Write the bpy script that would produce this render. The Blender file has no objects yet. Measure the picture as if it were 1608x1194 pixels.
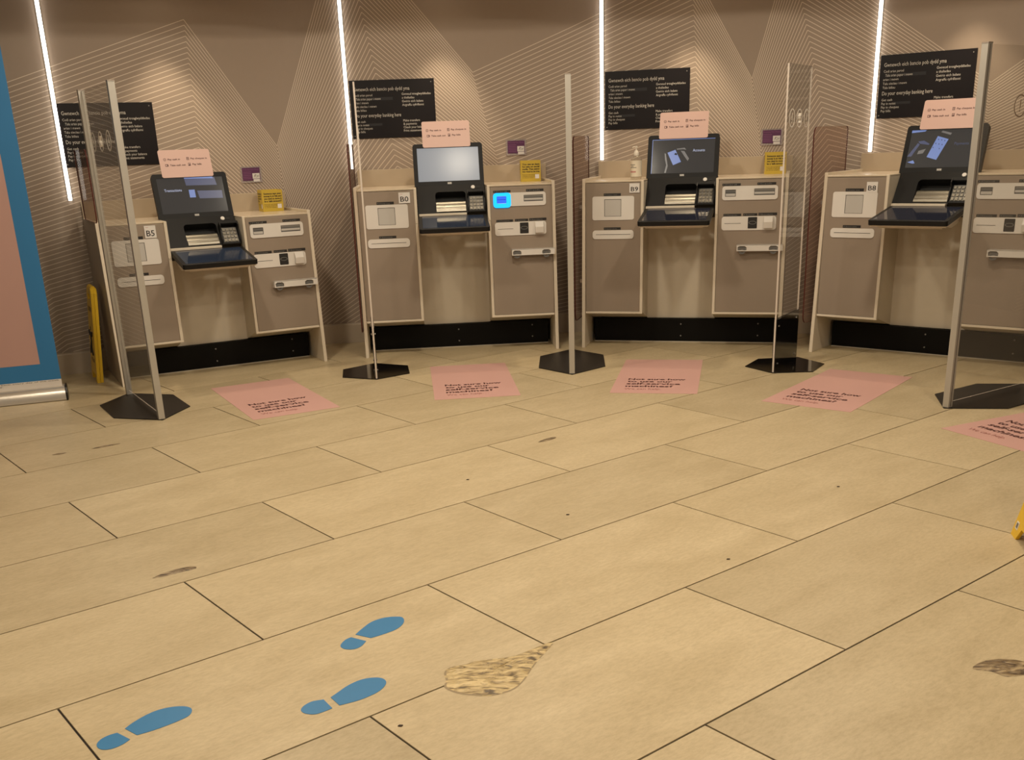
import bpy, bmesh, math, random
from mathutils import Vector, Matrix
from math import sin, cos, pi, radians, sqrt, atan2

# ------------------------------------------------------------------ camera
C = bpy.context.scene.collection
scn = bpy.context.scene
PIT, ROLL, CAMH = 0.3443, -0.03669, 1.36838
def make_camera():
    cd = bpy.data.cameras.new('camera'); cam = bpy.data.objects.new('camera', cd); C.objects.link(cam)
    Fw = Vector((0, cos(PIT), -sin(PIT))); R0 = Vector((1, 0, 0)); U0 = Vector((0, sin(PIT), cos(PIT)))
    R = R0 * cos(ROLL) + U0 * sin(ROLL); U = -sin(ROLL) * R0 + cos(ROLL) * U0
    m = Matrix.Identity(4)
    for i in range(3):
        m[i][0] = R[i]; m[i][1] = U[i]; m[i][2] = -Fw[i]
    m[2][3] = CAMH
    cam.matrix_world = m
    cd.sensor_fit = 'HORIZONTAL'; cd.sensor_width = 36.0; cd.lens = 1627.367 * 36.0 / 1608.0
    cd.shift_x = (804 - 800.752) / 1608.0; cd.shift_y = (812.069 - 597) / 1608.0
    cd.clip_start = 0.05; cd.clip_end = 60
    scn.camera = cam
make_camera()

# ------------------------------------------------------------------ light and exposure
scn.view_settings.view_transform = 'Standard'; scn.view_settings.look = 'None'
scn.view_settings.gamma = 1.0; scn.view_settings.use_curve_mapping = False
scn.view_settings.exposure = 0.0
w = bpy.data.worlds.new('World'); scn.world = w; w.use_nodes = True
w.node_tree.nodes['Background'].inputs[0].default_value = (1.0, 0.84, 0.66, 1)
w.node_tree.nodes['Background'].inputs[1].default_value = 0.18

K = {'B5': (-2.437, 6.536, radians(27.0)), 'B0': (-.964, 7.207, radians(4.18)),
     'B9': (.554, 7.317, radians(-15.65)), 'B8': (2.035, 6.865, radians(-39.21))}
def kw(k, x, y, z=0.0):
    px, py, t = K[k]
    return Vector((px + x * cos(t) - y * sin(t), py + x * sin(t) + y * cos(t), z))
CEIL, SOF = 2.90, 2.45
RING_W, SPOT_W, ROOM_W = 27.0, 50.0, 21.5
def disc_light(name, loc, power, size, col=(1.0, 0.88, 0.70), shape='DISK'):
    l = bpy.data.lights.new(name, 'AREA'); l.shape = shape; l.size = size; l.energy = power; l.color = col
    o = bpy.data.objects.new(name, l); C.objects.link(o); o.location = loc; return o
def spot_light(name, loc, power):
    l = bpy.data.lights.new(name, 'SPOT'); l.energy = power; l.color = (1.0, 0.82, 0.58)
    l.spot_size = radians(66); l.spot_blend = 0.5; l.shadow_soft_size = 0.045
    o = bpy.data.objects.new(name, l); C.objects.link(o); o.location = loc; return o
RING = [Vector((-1.50, 5.30, CEIL - .03)), Vector((-.02, 5.67, CEIL - .03)), Vector((1.75, 5.30, CEIL - .03))]
ROOM = [Vector((-1.7, 3.1, CEIL - .03)), Vector((0.2, 3.0, CEIL - .03)), Vector((2.1, 2.9, CEIL - .03)),
        Vector((-1.2, 0.8, CEIL - .03)), Vector((1.6, 0.8, CEIL - .03))]
for p in RING: disc_light('room_light', p, RING_W, .24)
for p in ROOM: disc_light('room_light', p, ROOM_W, .30)
for k in K: spot_light('wall_spot', kw(k, .65, .44, SOF - .012), SPOT_W)

# ------------------------------------------------------------------ materials
MATS = {}
def nodes(m): return m.node_tree.nodes, m.node_tree.links
def mat(name, col, rough=.5, metal=0.0, emis=None, es=0.0, spec=.5, noise=0.0, nscale=20.0, bump=0.0, bscale=60.0, stretch=(1, 1, 1), coat=0.0):
    if name in MATS: return MATS[name]
    m = bpy.data.materials.new(name); m.use_nodes = True; N, L = nodes(m)
    b = N['Principled BSDF']
    b.inputs['Base Color'].default_value = (*col, 1); b.inputs['Roughness'].default_value = rough
    b.inputs['Metallic'].default_value = metal; b.inputs['Specular IOR Level'].default_value = spec
    if coat: b.inputs['Coat Weight'].default_value = coat; b.inputs['Coat Roughness'].default_value = .12
    if emis: b.inputs['Emission Color'].default_value = (*emis, 1); b.inputs['Emission Strength'].default_value = es
    if noise or bump:
        tc = N.new('ShaderNodeTexCoord'); mp = N.new('ShaderNodeMapping'); mp.inputs['Scale'].default_value = stretch
        L.new(tc.outputs['Object'], mp.inputs['Vector'])
        nz = N.new('ShaderNodeTexNoise'); nz.inputs['Scale'].default_value = nscale; nz.inputs['Detail'].default_value = 5
        L.new(mp.outputs[0], nz.inputs['Vector'])
        if noise:
            mx = N.new('ShaderNodeMix'); mx.data_type = 'RGBA'
            mx.inputs[6].default_value = (*[c * (1 - noise) for c in col], 1)
            mx.inputs[7].default_value = (*[min(1, c * (1 + noise)) for c in col], 1)
            L.new(nz.outputs[0], mx.inputs[0]); L.new(mx.outputs[2], b.inputs['Base Color'])
        if bump:
            n2 = N.new('ShaderNodeTexNoise'); n2.inputs['Scale'].default_value = bscale; n2.inputs['Detail'].default_value = 3
            L.new(mp.outputs[0], n2.inputs['Vector'])
            bp = N.new('ShaderNodeBump'); bp.inputs['Strength'].default_value = bump; bp.inputs['Distance'].default_value = .002
            L.new(n2.outputs[0], bp.inputs['Height']); L.new(bp.outputs[0], b.inputs['Normal'])
    MATS[name] = m; return m
def clear(name, tint, refl=(.9, .9, .9), rough=0.02, haze=0.0, hazecol=(.8, .75, .7), ior=1.49):
    if name in MATS: return MATS[name]
    m = bpy.data.materials.new(name); m.use_nodes = True; N, L = nodes(m)
    N.remove(N['Principled BSDF']); out = N['Material Output']
    tr = N.new('ShaderNodeBsdfTransparent'); tr.inputs[0].default_value = (*tint, 1)
    gl = N.new('ShaderNodeBsdfGlossy'); gl.inputs[0].default_value = (*refl, 1); gl.inputs['Roughness'].default_value = rough
    fr = N.new('ShaderNodeFresnel'); fr.inputs[0].default_value = ior
    ge = N.new('ShaderNodeNewGeometry'); su = N.new('ShaderNodeMath'); su.operation = 'SUBTRACT'; su.inputs[0].default_value = 1.0
    mu = N.new('ShaderNodeMath'); mu.operation = 'MULTIPLY'      # mirror only off the outer skin, never inside the slab
    L.new(ge.outputs['Backfacing'], su.inputs[1]); L.new(su.outputs[0], mu.inputs[0]); L.new(fr.outputs[0], mu.inputs[1])
    mx = N.new('ShaderNodeMixShader'); L.new(mu.outputs[0], mx.inputs[0]); L.new(tr.outputs[0], mx.inputs[1]); L.new(gl.outputs[0], mx.inputs[2])
    last = mx
    if haze:
        df = N.new('ShaderNodeBsdfDiffuse'); df.inputs[0].default_value = (*hazecol, 1)
        m2 = N.new('ShaderNodeMixShader'); m2.inputs[0].default_value = haze
        L.new(mx.outputs[0], m2.inputs[1]); L.new(df.outputs[0], m2.inputs[2]); last = m2
    L.new(last.outputs[0], out.inputs[0]); MATS[name] = m; return m

taupe = mat('taupe_laminate', (.285, .225, .172), .42, noise=.04, nscale=12, stretch=(1, 1, .2))
taupe_side = mat('taupe_side_laminate', (.36, .30, .24), .5, noise=.03)
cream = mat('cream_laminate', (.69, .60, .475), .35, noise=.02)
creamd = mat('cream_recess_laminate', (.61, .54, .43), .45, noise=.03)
topm = mat('cream_worktop', (.62, .52, .39), .22, noise=.02)
black = mat('black_gloss', (.006, .005, .005), .30)
charcoal = mat('charcoal_plastic', (.007, .0065, .0065), .5, spec=.2)
bodyb = mat('black_fascia', (.007, .0065, .0065), .45, spec=.25)
hole = mat('black_recess', (.003, .003, .003), .7)
white = mat('white_plastic', (.70, .66, .61), .38)
whiteins = mat('grey_white_plastic', (.50, .475, .44), .45)
greyp = mat('grey_plastic', (.20, .19, .175), .4)
greyslot = mat('grey_slot', (.13, .125, .12), .35)
steel = mat('brushed_steel', (.25, .23, .19), .38, 1.0, bump=.15, bscale=40, stretch=(1, 30, 30))
alu = mat('aluminium_post', (.52, .49, .44), .42, .55)
silver = mat('silver_screw', (.8, .8, .8), .25, 1.0)
paper = mat('white_paper', (.72, .68, .64), .6)
ink = mat('black_ink', (.012, .010, .010), .5)
redink = mat('maroon_ink', (.06, .012, .012), .5)
pink = mat('pink_card', (.58, .385, .335), .45)
pinkfloor = mat('pink_floor_vinyl', (.60, .345, .300), .45, noise=.035, nscale=6)
signblk = mat('sign_panel_black', (.008, .0055, .0065), .34, spec=.3)
stick = mat('sign_sticker_black', (.008, .0075, .011), .5)
letter = mat('sign_lettering', (.60, .56, .50), .5)
purple = mat('purple_card', (.10, .024, .085), .4)
mauve = mat('mauve_print', (.27, .10, .22), .5)
yellow = mat('yellow_card', (.55, .385, .04), .5)
yplastic = mat('yellow_plastic', (.80, .50, .02), .35)
qrgrey = mat('grey_print_square', (.16, .15, .13), .6)
blue = mat('blue_floor_vinyl', (.032, .185, .39), .42, noise=.03)
bannerblue = mat('banner_blue', (.028, .185, .42), .45)
bannerpink = mat('banner_pink', (.50, .30, .26), .5)
bannersilver = mat('banner_silver', (.72, .66, .58), .28, .75)
bannerwhite = mat('banner_white', (.74, .68, .62), .5)
led = mat('led_tube', (1, 1, 1), .3, emis=(1.0, .93, .84), es=9.0)
lampglow = mat('lamp_glow', (1, .9, .8), .3, emis=(1.0, .82, .6), es=18.0)
cyan = mat('cyan_glow', (.02, .25, .5), .3, emis=(.0, .40, 1.0), es=1.5)
cyan2 = mat('blue_glow', (.02, .1, .5), .3, emis=(.03, .12, .9), es=.9)
glass = clear('clear_acrylic', (.93, .925, .91), haze=.035, hazecol=(.75, .72, .68))
edge = mat('acrylic_edge', (.62, .54, .47), .15, .0, spec=.8)
tint = clear('bronze_acrylic', (.95, .89, .85), refl=(.03, .03, .03), haze=.12, hazecol=(.62, .45, .38))
tintedge = mat('bronze_acrylic_edge', (.08, .018, .013), .5, spec=.2)
blackac = mat('black_acrylic', (.006, .005, .005), .10)
basem = mat('black_steel_base', (.015, .012, .010), .42, spec=.35)
bottleclear = clear('clear_bottle', (.90, .88, .84), haze=.10, hazecol=(.8, .75, .65))
pumpm = mat('pump_white', (.75, .68, .58), .35)
maroonlbl = mat('pink_print', (.55, .25, .22), .5)

# ------------------------------------------------------------------ mesh helpers
class MB:
    def __init__(self): self.bm = bmesh.new(); self.mats = []
    def mi(self, m):
        if m not in self.mats: self.mats.append(m)
        return self.mats.index(m)
    def _face(self, vs, mi):
        try:
            f = self.bm.faces.new(vs); f.material_index = mi; return f
        except ValueError: return None
    def prism(self, pts, fr, d0, d1, m, side=None):
        """polygon pts (u,v) in frame fr extruded along the normal from d0 to d1"""
        a = [self.bm.verts.new(fr(u, v, d0)) for u, v in pts]; b = [self.bm.verts.new(fr(u, v, d1)) for u, v in pts]
        i = self.mi(m); j = self.mi(side) if side else i
        self._face(b, i); self._face(a[::-1], i)
        n = len(pts)
        for q in range(n): self._face([a[q], a[(q + 1) % n], b[(q + 1) % n], b[q]], j)
    def box(self, fr, u0, v0, u1, v1, d0, d1, m, side=None): self.prism([(u0, v0), (u1, v0), (u1, v1), (u0, v1)], fr, d0, d1, m, side)
    def rbox(self, fr, u0, v0, u1, v1, d0, d1, r, m, side=None, bev=0.0):
        self.prism(rr(u0, v0, u1, v1, r), fr, d0, d1, m, side)
    def holed(self, outer, holes, fr, d0, d1, m, side=None):
        bm = self.bm; i = self.mi(m); j = self.mi(side) if side else i
        tmp = bmesh.new(); es = []; loops = []
        for lp in [outer] + holes:
            vs = [tmp.verts.new((u, v, 0)) for u, v in lp]; loops.append(vs)
            for q in range(len(vs)): es.append(tmp.edges.new((vs[q], vs[(q + 1) % len(vs)])))
        r = bmesh.ops.triangle_fill(tmp, use_beauty=True, use_dissolve=False, edges=es, normal=(0, 0, 1))
        tmp.verts.index_update()
        A = [bm.verts.new(fr(v.co.x, v.co.y, d0)) for v in tmp.verts]; B = [bm.verts.new(fr(v.co.x, v.co.y, d1)) for v in tmp.verts]
        for f in tmp.faces:
            idx = [v.index for v in f.verts]
            if f.normal.z < 0: idx = idx[::-1]
            self._face([B[q] for q in idx], i); self._face([A[q] for q in idx[::-1]], i)
        for li, vs in enumerate(loops):
            n = len(vs)
            for q in range(n):
                a, b = vs[q].index, vs[(q + 1) % n].index
                self._face([A[a], A[b], B[b], B[a]], j)
        tmp.free()
    def tube(self, path, r, m, n=10, caps=True):
        i = self.mi(m); rings = []
        P = [Vector(p) for p in path]
        for q, p in enumerate(P):
            t = (P[min(q + 1, len(P) - 1)] - P[max(q - 1, 0)]).normalized()
            a = t.cross(Vector((0, 0, 1)));
            if a.length < 1e-4: a = t.cross(Vector((0, 1, 0)))
            a.normalize(); b = t.cross(a)
            rad = r[q] if isinstance(r, (list, tuple)) else r
            rings.append([self.bm.verts.new(p + (a * cos(2 * pi * s / n) + b * sin(2 * pi * s / n)) * rad) for s in range(n)])
        for q in range(len(P) - 1):
            for s in range(n): self._face([rings[q][s], rings[q][(s + 1) % n], rings[q + 1][(s + 1) % n], rings[q + 1][s]], i)
        if caps: self._face(rings[0][::-1], i); self._face(rings[-1], i)
    def lathe(self, prof, c, m, n=20):
        self.tube([(c[0], c[1], c[2] + z) for r, z in prof], [r for r, z in prof], m, n)
    def disc(self, fr, u, v, r, d0, d1, m, n=20):
        self.prism([(u + r * cos(2 * pi * s / n), v + r * sin(2 * pi * s / n)) for s in range(n)], fr, d0, d1, m)
    def ring(self, fr, u, v, r0, r1, d0, d1, m, n=28, ax=1.0):
        self.holed([(u + r1 * cos(2 * pi * s / n), v + r1 * sin(2 * pi * s / n)) for s in range(n)],
                   [[(u + r0 * cos(2 * pi * s / n), v + r0 * sin(2 * pi * s / n)) for s in range(n)]], fr, d0, d1, m)
    def quad(self, pts, m): self._face([self.bm.verts.new(p) for p in pts], self.mi(m))
    def text(self, s, fr, u, v, size, m, width=None, d=.0008, bold=0.0, maxw=None):
        cu = bpy.data.curves.new('t', 'FONT'); cu.body = s; cu.size = size; cu.offset = bold * size; cu.resolution_u = 2
        o = bpy.data.objects.new('t', cu)
        me = bpy.data.meshes.new_from_object(o)
        if len(me.vertices):
            xs = [q.co.x for q in me.vertices]; x0 = min(xs); wd = max(xs) - x0
            sx = width / wd if (width and wd > 0) else 1.0
            i = self.mi(m); vv = [self.bm.verts.new(fr(u + (q.co.x - x0) * sx, v + q.co.y, d)) for q in me.vertices]
            for p in me.polygons: self._face([vv[q] for q in p.vertices], i)
        bpy.data.meshes.remove(me); bpy.data.objects.remove(o); bpy.data.curves.remove(cu)
    def build(self, name, parent=None, smooth=False, bevel=0.0, label=None, seg=2):
        self.bm.normal_update()
        me = bpy.data.meshes.new(name); self.bm.to_mesh(me); self.bm.free()
        for m in self.mats: me.materials.append(m)
        o = bpy.data.objects.new(name, me); C.objects.link(o)
        if parent: o.parent = parent
        if smooth:
            for p in me.polygons: p.use_smooth = True
            try: me.set_sharp_from_angle(angle=radians(35))
            except Exception: pass
        if bevel:
            md = o.modifiers.new('bevel', 'BEVEL'); md.width = bevel; md.segments = seg; md.limit_method = 'ANGLE'; md.angle_limit = radians(50)
        if label: o['label'] = label
        return o
def rr(u0, v0, u1, v1, r, n=5):
    if not isinstance(r, (list, tuple)): r = (r,) * 4     # bl, br, tr, tl
    out = []
    for (cx, cy, a, rad) in ((u0, v0, pi, r[0]), (u1, v0, 1.5 * pi, r[1]), (u1, v1, 0, r[2]), (u0, v1, .5 * pi, r[3])):
        ox = cx + (rad if cx == u0 else -rad); oy = cy + (rad if cy == v0 else -rad)
        if rad <= 0: out.append((cx, cy)); continue
        for s in range(n + 1):
            t = a + .5 * pi * s / n; out.append((ox + rad * cos(t), oy + rad * sin(t)))
    return out
def frame(o, ex, ey):
    o = Vector(o); ex = Vector(ex).normalized(); ey = Vector(ey).normalized(); en = ex.cross(ey).normalized()
    return lambda u, v, d: o + ex * u + ey * v + en * d
FLOORF = frame((0, 0, 0), (1, 0, 0), (0, 1, 0))             # normal up
def YZ(x=0): return frame((x, 0, 0), (0, 1, 0), (0, 0, 1))   # u=y, v=z, normal +x
def catmull(pts, n=4):
    out = []; N = len(pts)
    for i in range(N):
        p0, p1, p2, p3 = [Vector(pts[(i + q) % N]) for q in (-1, 0, 1, 2)]
        for s in range(n):
            t = s / n
            v = .5 * ((2 * p1) + (p2 - p0) * t + (2 * p0 - 5 * p1 + 4 * p2 - p3) * t * t + (3 * p1 - p0 - 3 * p2 + p3) * t ** 3)
            out.append((v.x, v.y))
    return out
def thing(name, label, cat, loc=(0, 0, 0), rz=0.0, group=None):
    o = bpy.data.objects.new(name, None); C.objects.link(o); o.location = loc; o.rotation_euler = (0, 0, rz)
    o.empty_display_size = .1
    o['label'] = label; o['category'] = cat
    if group: o['group'] = group
    return o
def tag(o, label, cat, group=None):
    o['label'] = label; o['category'] = cat
    if group: o['group'] = group
    return o
def struct(o): o['kind'] = 'structure'; return o

# ------------------------------------------------------------------ the floor: every tile laid, joints sunk between them
def tile_material():
    m = bpy.data.materials.new('beige_floor_tile'); m.use_nodes = True; N, L = nodes(m); b = N['Principled BSDF']
    tc = N.new('ShaderNodeTexCoord'); mp = N.new('ShaderNodeMapping')
    mp.inputs['Rotation'].default_value = (0, 0, -.66855); mp.inputs['Scale'].default_value = (1, 1, 1)
    L.new(tc.outputs['Object'], mp.inputs['Vector'])
    at = N.new('ShaderNodeAttribute'); at.attribute_name = 'tile_tone'; at.attribute_type = 'GEOMETRY'
    add = N.new('ShaderNodeVectorMath'); add.operation = 'ADD'; sc = N.new('ShaderNodeVectorMath'); sc.operation = 'SCALE'
    L.new(at.outputs['Color'], sc.inputs[0]); sc.inputs['Scale'].default_value = 40
    L.new(mp.outputs[0], add.inputs[0]); L.new(sc.outputs[0], add.inputs[1])
    st = N.new('ShaderNodeMapping'); st.inputs['Scale'].default_value = (1.0, 2.6, 1); L.new(add.outputs[0], st.inputs['Vector'])
    n1 = N.new('ShaderNodeTexNoise'); n1.inputs['Scale'].default_value = 2.6; n1.inputs['Detail'].default_value = 9; n1.inputs['Roughness'].default_value = .62; n1.inputs['Distortion'].default_value = .35
    n2 = N.new('ShaderNodeTexNoise'); n2.inputs['Scale'].default_value = 38; n2.inputs['Detail'].default_value = 9; n2.inputs['Roughness'].default_value = .7
    L.new(st.outputs[0], n1.inputs['Vector']); L.new(st.outputs[0], n2.inputs['Vector'])
    cr = N.new('ShaderNodeValToRGB'); e = cr.color_ramp.elements
    e[0].position = .28; e[0].color = (.475, .375, .222, 1); e[1].position = .72; e[1].color = (.585, .475, .300, 1)
    L.new(n1.outputs[0], cr.inputs[0])
    c2 = N.new('ShaderNodeValToRGB'); e = c2.color_ramp.elements
    e[0].position = .34; e[0].color = (.84, .83, .81, 1); e[1].position = .60; e[1].color = (1, 1, 1, 1)
    L.new(n2.outputs[0], c2.inputs[0])
    mx = N.new('ShaderNodeMix'); mx.data_type = 'RGBA'; mx.blend_type = 'MULTIPLY'; mx.inputs[0].default_value = 1
    L.new(cr.outputs[0], mx.inputs[6]); L.new(c2.outputs[0], mx.inputs[7])
    sp = N.new('ShaderNodeSeparateColor'); L.new(at.outputs['Color'], sp.inputs[0])
    mr = N.new('ShaderNodeMapRange'); mr.inputs[3].default_value = .885; mr.inputs[4].default_value = 1.05; L.new(sp.outputs[0], mr.inputs[0])
    m3 = N.new('ShaderNodeVectorMath'); m3.operation = 'SCALE'; L.new(mx.outputs[2], m3.inputs[0]); L.new(mr.outputs[0], m3.inputs['Scale'])
    L.new(m3.outputs[0], b.inputs['Base Color'])
    b.inputs['Roughness'].default_value = .42; b.inputs['Specular IOR Level'].default_value = .35
    bp = N.new('ShaderNodeBump'); bp.inputs['Strength'].default_value = .06; bp.inputs['Distance'].default_value = .002
    L.new(n2.outputs[0], bp.inputs['Height']); L.new(bp.outputs[0], b.inputs['Normal'])
    return m
def build_floor():
    random.seed(5)
    bm = bmesh.new(); col = bm.loops.layers.float_color.new('tile_tone')
    yaw = .66855; a = Vector((cos(yaw), sin(yaw))); b = Vector((-a.y, a.x)); O = Vector((.21823, 2.04418)); L_, W_ = 1.19417, .6
    offs = {1: .90812, 2: .30849, 3: -.28794, 4: -.89483, 5: -1.49997, 6: -2.10147, 7: -2.70272, 8: -3.3225}
    g = .0031
    def P(u, v, z): q = O + a * u + b * v; return (q.x, q.y, z)
    for r in range(-12, 20):
        base = offs.get(r, .90812 - (r - 1) * .5995)
        base = base % L_
        for n in range(-9, 10):
            u0 = base + n * L_; c = O + a * (u0 + L_ / 2) + b * ((r - .5) * W_)
            if not (-6.2 < c.x < 6.5 and -3 < c.y < 10): continue
            v0, v1 = (r - 1) * W_ + g, r * W_ - g; x0, x1 = u0 + g, u0 + L_ - g
            t = (random.random(), random.random(), random.random(), 1)
            top = [bm.verts.new(P(x, y, 0)) for x, y in ((x0, v0), (x1, v0), (x1, v1), (x0, v1))]
            bot = [bm.verts.new(P(x, y, -.008)) for x, y in ((x0, v0), (x1, v0), (x1, v1), (x0, v1))]
            fs = [bm.faces.new(top)] + [bm.faces.new((top[q], bot[q], bot[(q + 1) % 4], top[(q + 1) % 4])) for q in range(4)]
            for f in fs:
                for lp in f.loops: lp[col] = t
    f = bm.faces.new([bm.verts.new(p) for p in ((-7, -4, -.004), (7.5, -4, -.004), (7.5, 11, -.004), (-7, 11, -.004))]); f.material_index = 1
    f = bm.faces.new([bm.verts.new(p) for p in ((-7, -4, -.05), (-7, 11, -.05), (7.5, 11, -.05), (7.5, -4, -.05))]); f.material_index = 1
    me = bpy.data.meshes.new('floor'); bm.to_mesh(me); bm.free()
    me.materials.append(tile_material()); me.materials.append(mat('dark_brown_grout', (.022, .012, .007), .8))
    o = bpy.data.objects.new('floor', me); C.objects.link(o); struct(o)
build_floor()

# ------------------------------------------------------------------ the curved back wall with its printed zigzag lines
WY = .712
U0 = {'B5': 0.0, 'B0': 1.922, 'B9': 3.696, 'B8': 5.552}
JU = [1.594, 3.567, 5.312]                       # where one straight stretch bends into the next
def facet(u):
    k = 'B5' if u < JU[0] else 'B0' if u < JU[1] else 'B9' if u < JU[2] else 'B8'
    return kw(k, u - U0[k], WY)
def wallpt(u, off=0.0):
    ws = .15; n = 8 if any(abs(u - j) < ws + .02 for j in JU) else 1
    def avg(x): 
        if n == 1: return facet(x)
        s = Vector((0, 0, 0))
        for q in range(n): s += facet(x + ws * (2 * (q + .5) / n - 1))
        return s / n
    p = avg(u); t = (avg(u + .01) - avg(u - .01)).normalized(); nrm = Vector((t.y, -t.x, 0))
    return p + nrm * off
UA, UB = -2.3, 9.0
def usteps(step=.1):
    us = [UA]; 
    while us[-1] < UB:
        u = us[-1]; us.append(u + (.03 if any(abs(u + .02 - j) < .2 for j in JU) else step))
    return us
wallm = mat('taupe_wallpaper', (.345, .270, .210), .62, noise=.02, nscale=30)
linem = mat('pale_wallpaper_line', (.72, .61, .49), .5)
def build_wall():
    mb = MB(); us = usteps(); i = mb.mi(wallm); j = mb.mi(linem); H = 3.0
    cols = [[mb.bm.verts.new((*wallpt(u).xy, z)) for z in (0, H)] for u in us]
    back = [[mb.bm.verts.new((*wallpt(u, -.12).xy, z)) for z in (0, H)] for u in us]
    for q in range(len(us) - 1):
        mb._face([cols[q][0], cols[q + 1][0], cols[q + 1][1], cols[q][1]], i)
        mb._face([back[q + 1][0], back[q][0], back[q][1], back[q + 1][1]], i)
    V = [((-1.75, 1.07), (.00347, -.02871)), ((-.4229, 1.8067), (.00347, -.02871)), ((.825, 2.22), (-.00028, -.03305)),
         ((1.362, 1.4178), (.00126, -.02377)), ((1.9417, 2.8543), (.00669, -.03904)), ((2.791, 1.8633), (.00692, -.02664)),
         ((4.3381, 2.4576), (.00216, -.03268)), ((4.7664, 1.7406), (.00437, -.02486)), ((4.9808, 2.5468), (.00904, -.03475)),
         ((6.3238, 1.632), (.00026, -.01624)), ((7.3, 2.29), (.0026, -.0300)), ((8.3, 1.6), (.002, -.025))]
    hw = .0020
    for k in range(0, 84):
        P = [(a[0] + d[0] * k, a[1] + d[1] * k) for a, d in V]
        for (u0, z0), (u1, z1) in zip(P[:-1], P[1:]):
            if u1 - u0 < .01: continue
            Ln = sqrt((u1 - u0) ** 2 + (z1 - z0) ** 2); nu, nz = -(z1 - z0) / Ln * hw, (u1 - u0) / Ln * hw
            # clip to the part above the skirting and below the soffit
            t0, t1 = 0.0, 1.0
            for lo, sgn in ((.145, 1), (SOF + .3, -1)):
                a0, a1 = (z0 - lo) * sgn, (z1 - lo) * sgn
                if a0 < 0 and a1 < 0: t0 = 2; break
                if a0 < 0: t0 = max(t0, a0 / (a0 - a1))
                if a1 < 0: t1 = min(t1, a0 / (a0 - a1))
            if t0 >= t1: continue
            n = max(1, int((t1 - t0) * (u1 - u0) / (.12)))
            if any(u0 - .2 < jj < u1 + .2 for jj in JU): n = max(n, int((t1 - t0) * (u1 - u0) / .03))
            prev = None
            for s in range(n + 1):
                t = t0 + (t1 - t0) * s / n; u = u0 + (u1 - u0) * t; z = z0 + (z1 - z0) * t
                A = wallpt(u + nu, .0006); B = wallpt(u - nu, .0006)
                cur = (mb.bm.verts.new((A.x, A.y, z + nz)), mb.bm.verts.new((B.x, B.y, z - nz)))
                if prev: mb._face([prev[1], cur[1], cur[0], prev[0]], j)
                prev = cur
    struct(mb.build('wall_back'))
    mb = MB(); i = mb.mi(mat('painted_skirting', (.46, .375, .28), .5))
    prof = [(.0, 0), (.052, 0), (.052, .136), (.046, .143), (.0, .143)]
    rings = [[mb.bm.verts.new((*wallpt(u, d).xy, z)) for d, z in prof] for u in us]
    for q in range(len(us) - 1):
        for s in range(len(prof) - 1): mb._face([rings[q][s], rings[q + 1][s], rings[q + 1][s + 1], rings[q][s + 1]], i)
    struct(mb.build('baseboard_back'))
    # ceiling and the lower soffit that runs along the wall
    cm = mat('ceiling_paint', (.62, .56, .48), .8)
    mb = MB(); mb.box(FLOORF, -6.5, -3.5, 7, 10.5, CEIL, CEIL + .06, cm); struct(mb.build('ceiling'))
    mb = MB(); i = mb.mi(cm); d = WY + .27
    A = [[mb.bm.verts.new((*wallpt(u, -.05).xy, z)) for z in (SOF, CEIL + .01)] for u in us]; B = [[mb.bm.verts.new((*wallpt(u, d).xy, z)) for z in (SOF, CEIL + .01)] for u in us]
    for q in range(len(us) - 1):
        mb._face([A[q][0], B[q][0], B[q + 1][0], A[q + 1][0]], i); mb._face([B[q][0], B[q][1], B[q + 1][1], B[q + 1][0]], i)
    struct(mb.build('trim_1'))
build_wall()

# lamps above: trim ring and glowing lens of every downlight
def downlight(p, r, label, group):
    t = thing('ceiling_downlight', label, 'ceiling light', (p.x, p.y, p.z + .03), 0, group)
    mb = MB(); mb.ring(FLOORF, 0, 0, r, r + .02, -.012, -.002, white); mb.build('trim_ring', t)
    mb = MB(); mb.disc(FLOORF, 0, 0, r, -.004, -.001, lampglow); mb.build('lens', t)
for p in RING: downlight(p, .08, 'round recessed downlight in the high ceiling in front of the machines', 'downlights in front of the machines')
for p in ROOM: downlight(p, .15, 'large round ceiling downlight over the open tiled floor', 'large downlights over the floor')
for k in K: downlight(kw(k, .65, .44, SOF - .03), .035, 'small spotlight in the soffit above a self-service machine', 'spotlights above the machines')

# ------------------------------------------------------------------ wall-mounted light strips, signs, notices
XY = frame((0, 0, 0), (1, 0, 0), (0, 0, 1))                   # u=x, v=z, normal -y (towards the room)
def XZ(y): return frame((0, y, 0), (1, 0, 0), (0, 0, 1))
DZ = {'B5': .1257, 'B0': 0.0, 'B9': 0.0, 'B8': 0.0}
for k, x in (('B5', -.055), ('B0', -.028), ('B9', .024), ('B8', .046)):
    z0 = 1.243 - (.118 if k == 'B5' else 0)
    t = thing('light_strip', {'B5': 'bright vertical light strip on the wall above machine B5, leftmost of the four', 'B0': 'bright vertical light strip running up the wall above machine B0',
              'B9': 'bright vertical light strip beside the sign above machine B9', 'B8': 'bright vertical light strip beside the sign above machine B8, rightmost'}[k], 'light',
              kw(k, x, WY, z0), K[k][2], 'vertical light strips on the back wall')
    mb = MB(); h = SOF - z0 - .002
    mb.box(XY, -.014, 0, .014, h, 0.002, .006, alu); mb.build('channel', t)
    mb = MB(); pts = [(-.0105, 0)] + [(.0105 * cos(a), .009 * sin(a) + .004) for a in [pi - pi * s / 8 for s in range(9)]] + [(.0105, 0)]
    fz = frame((0, -.006, .002), (1, 0, 0), (0, -1, 0))         # u=x, v=-y, normal = -z
    mb.prism(pts, fz, -(h - .004), 0, led); mb.build('diffuser', t, smooth=True)

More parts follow.
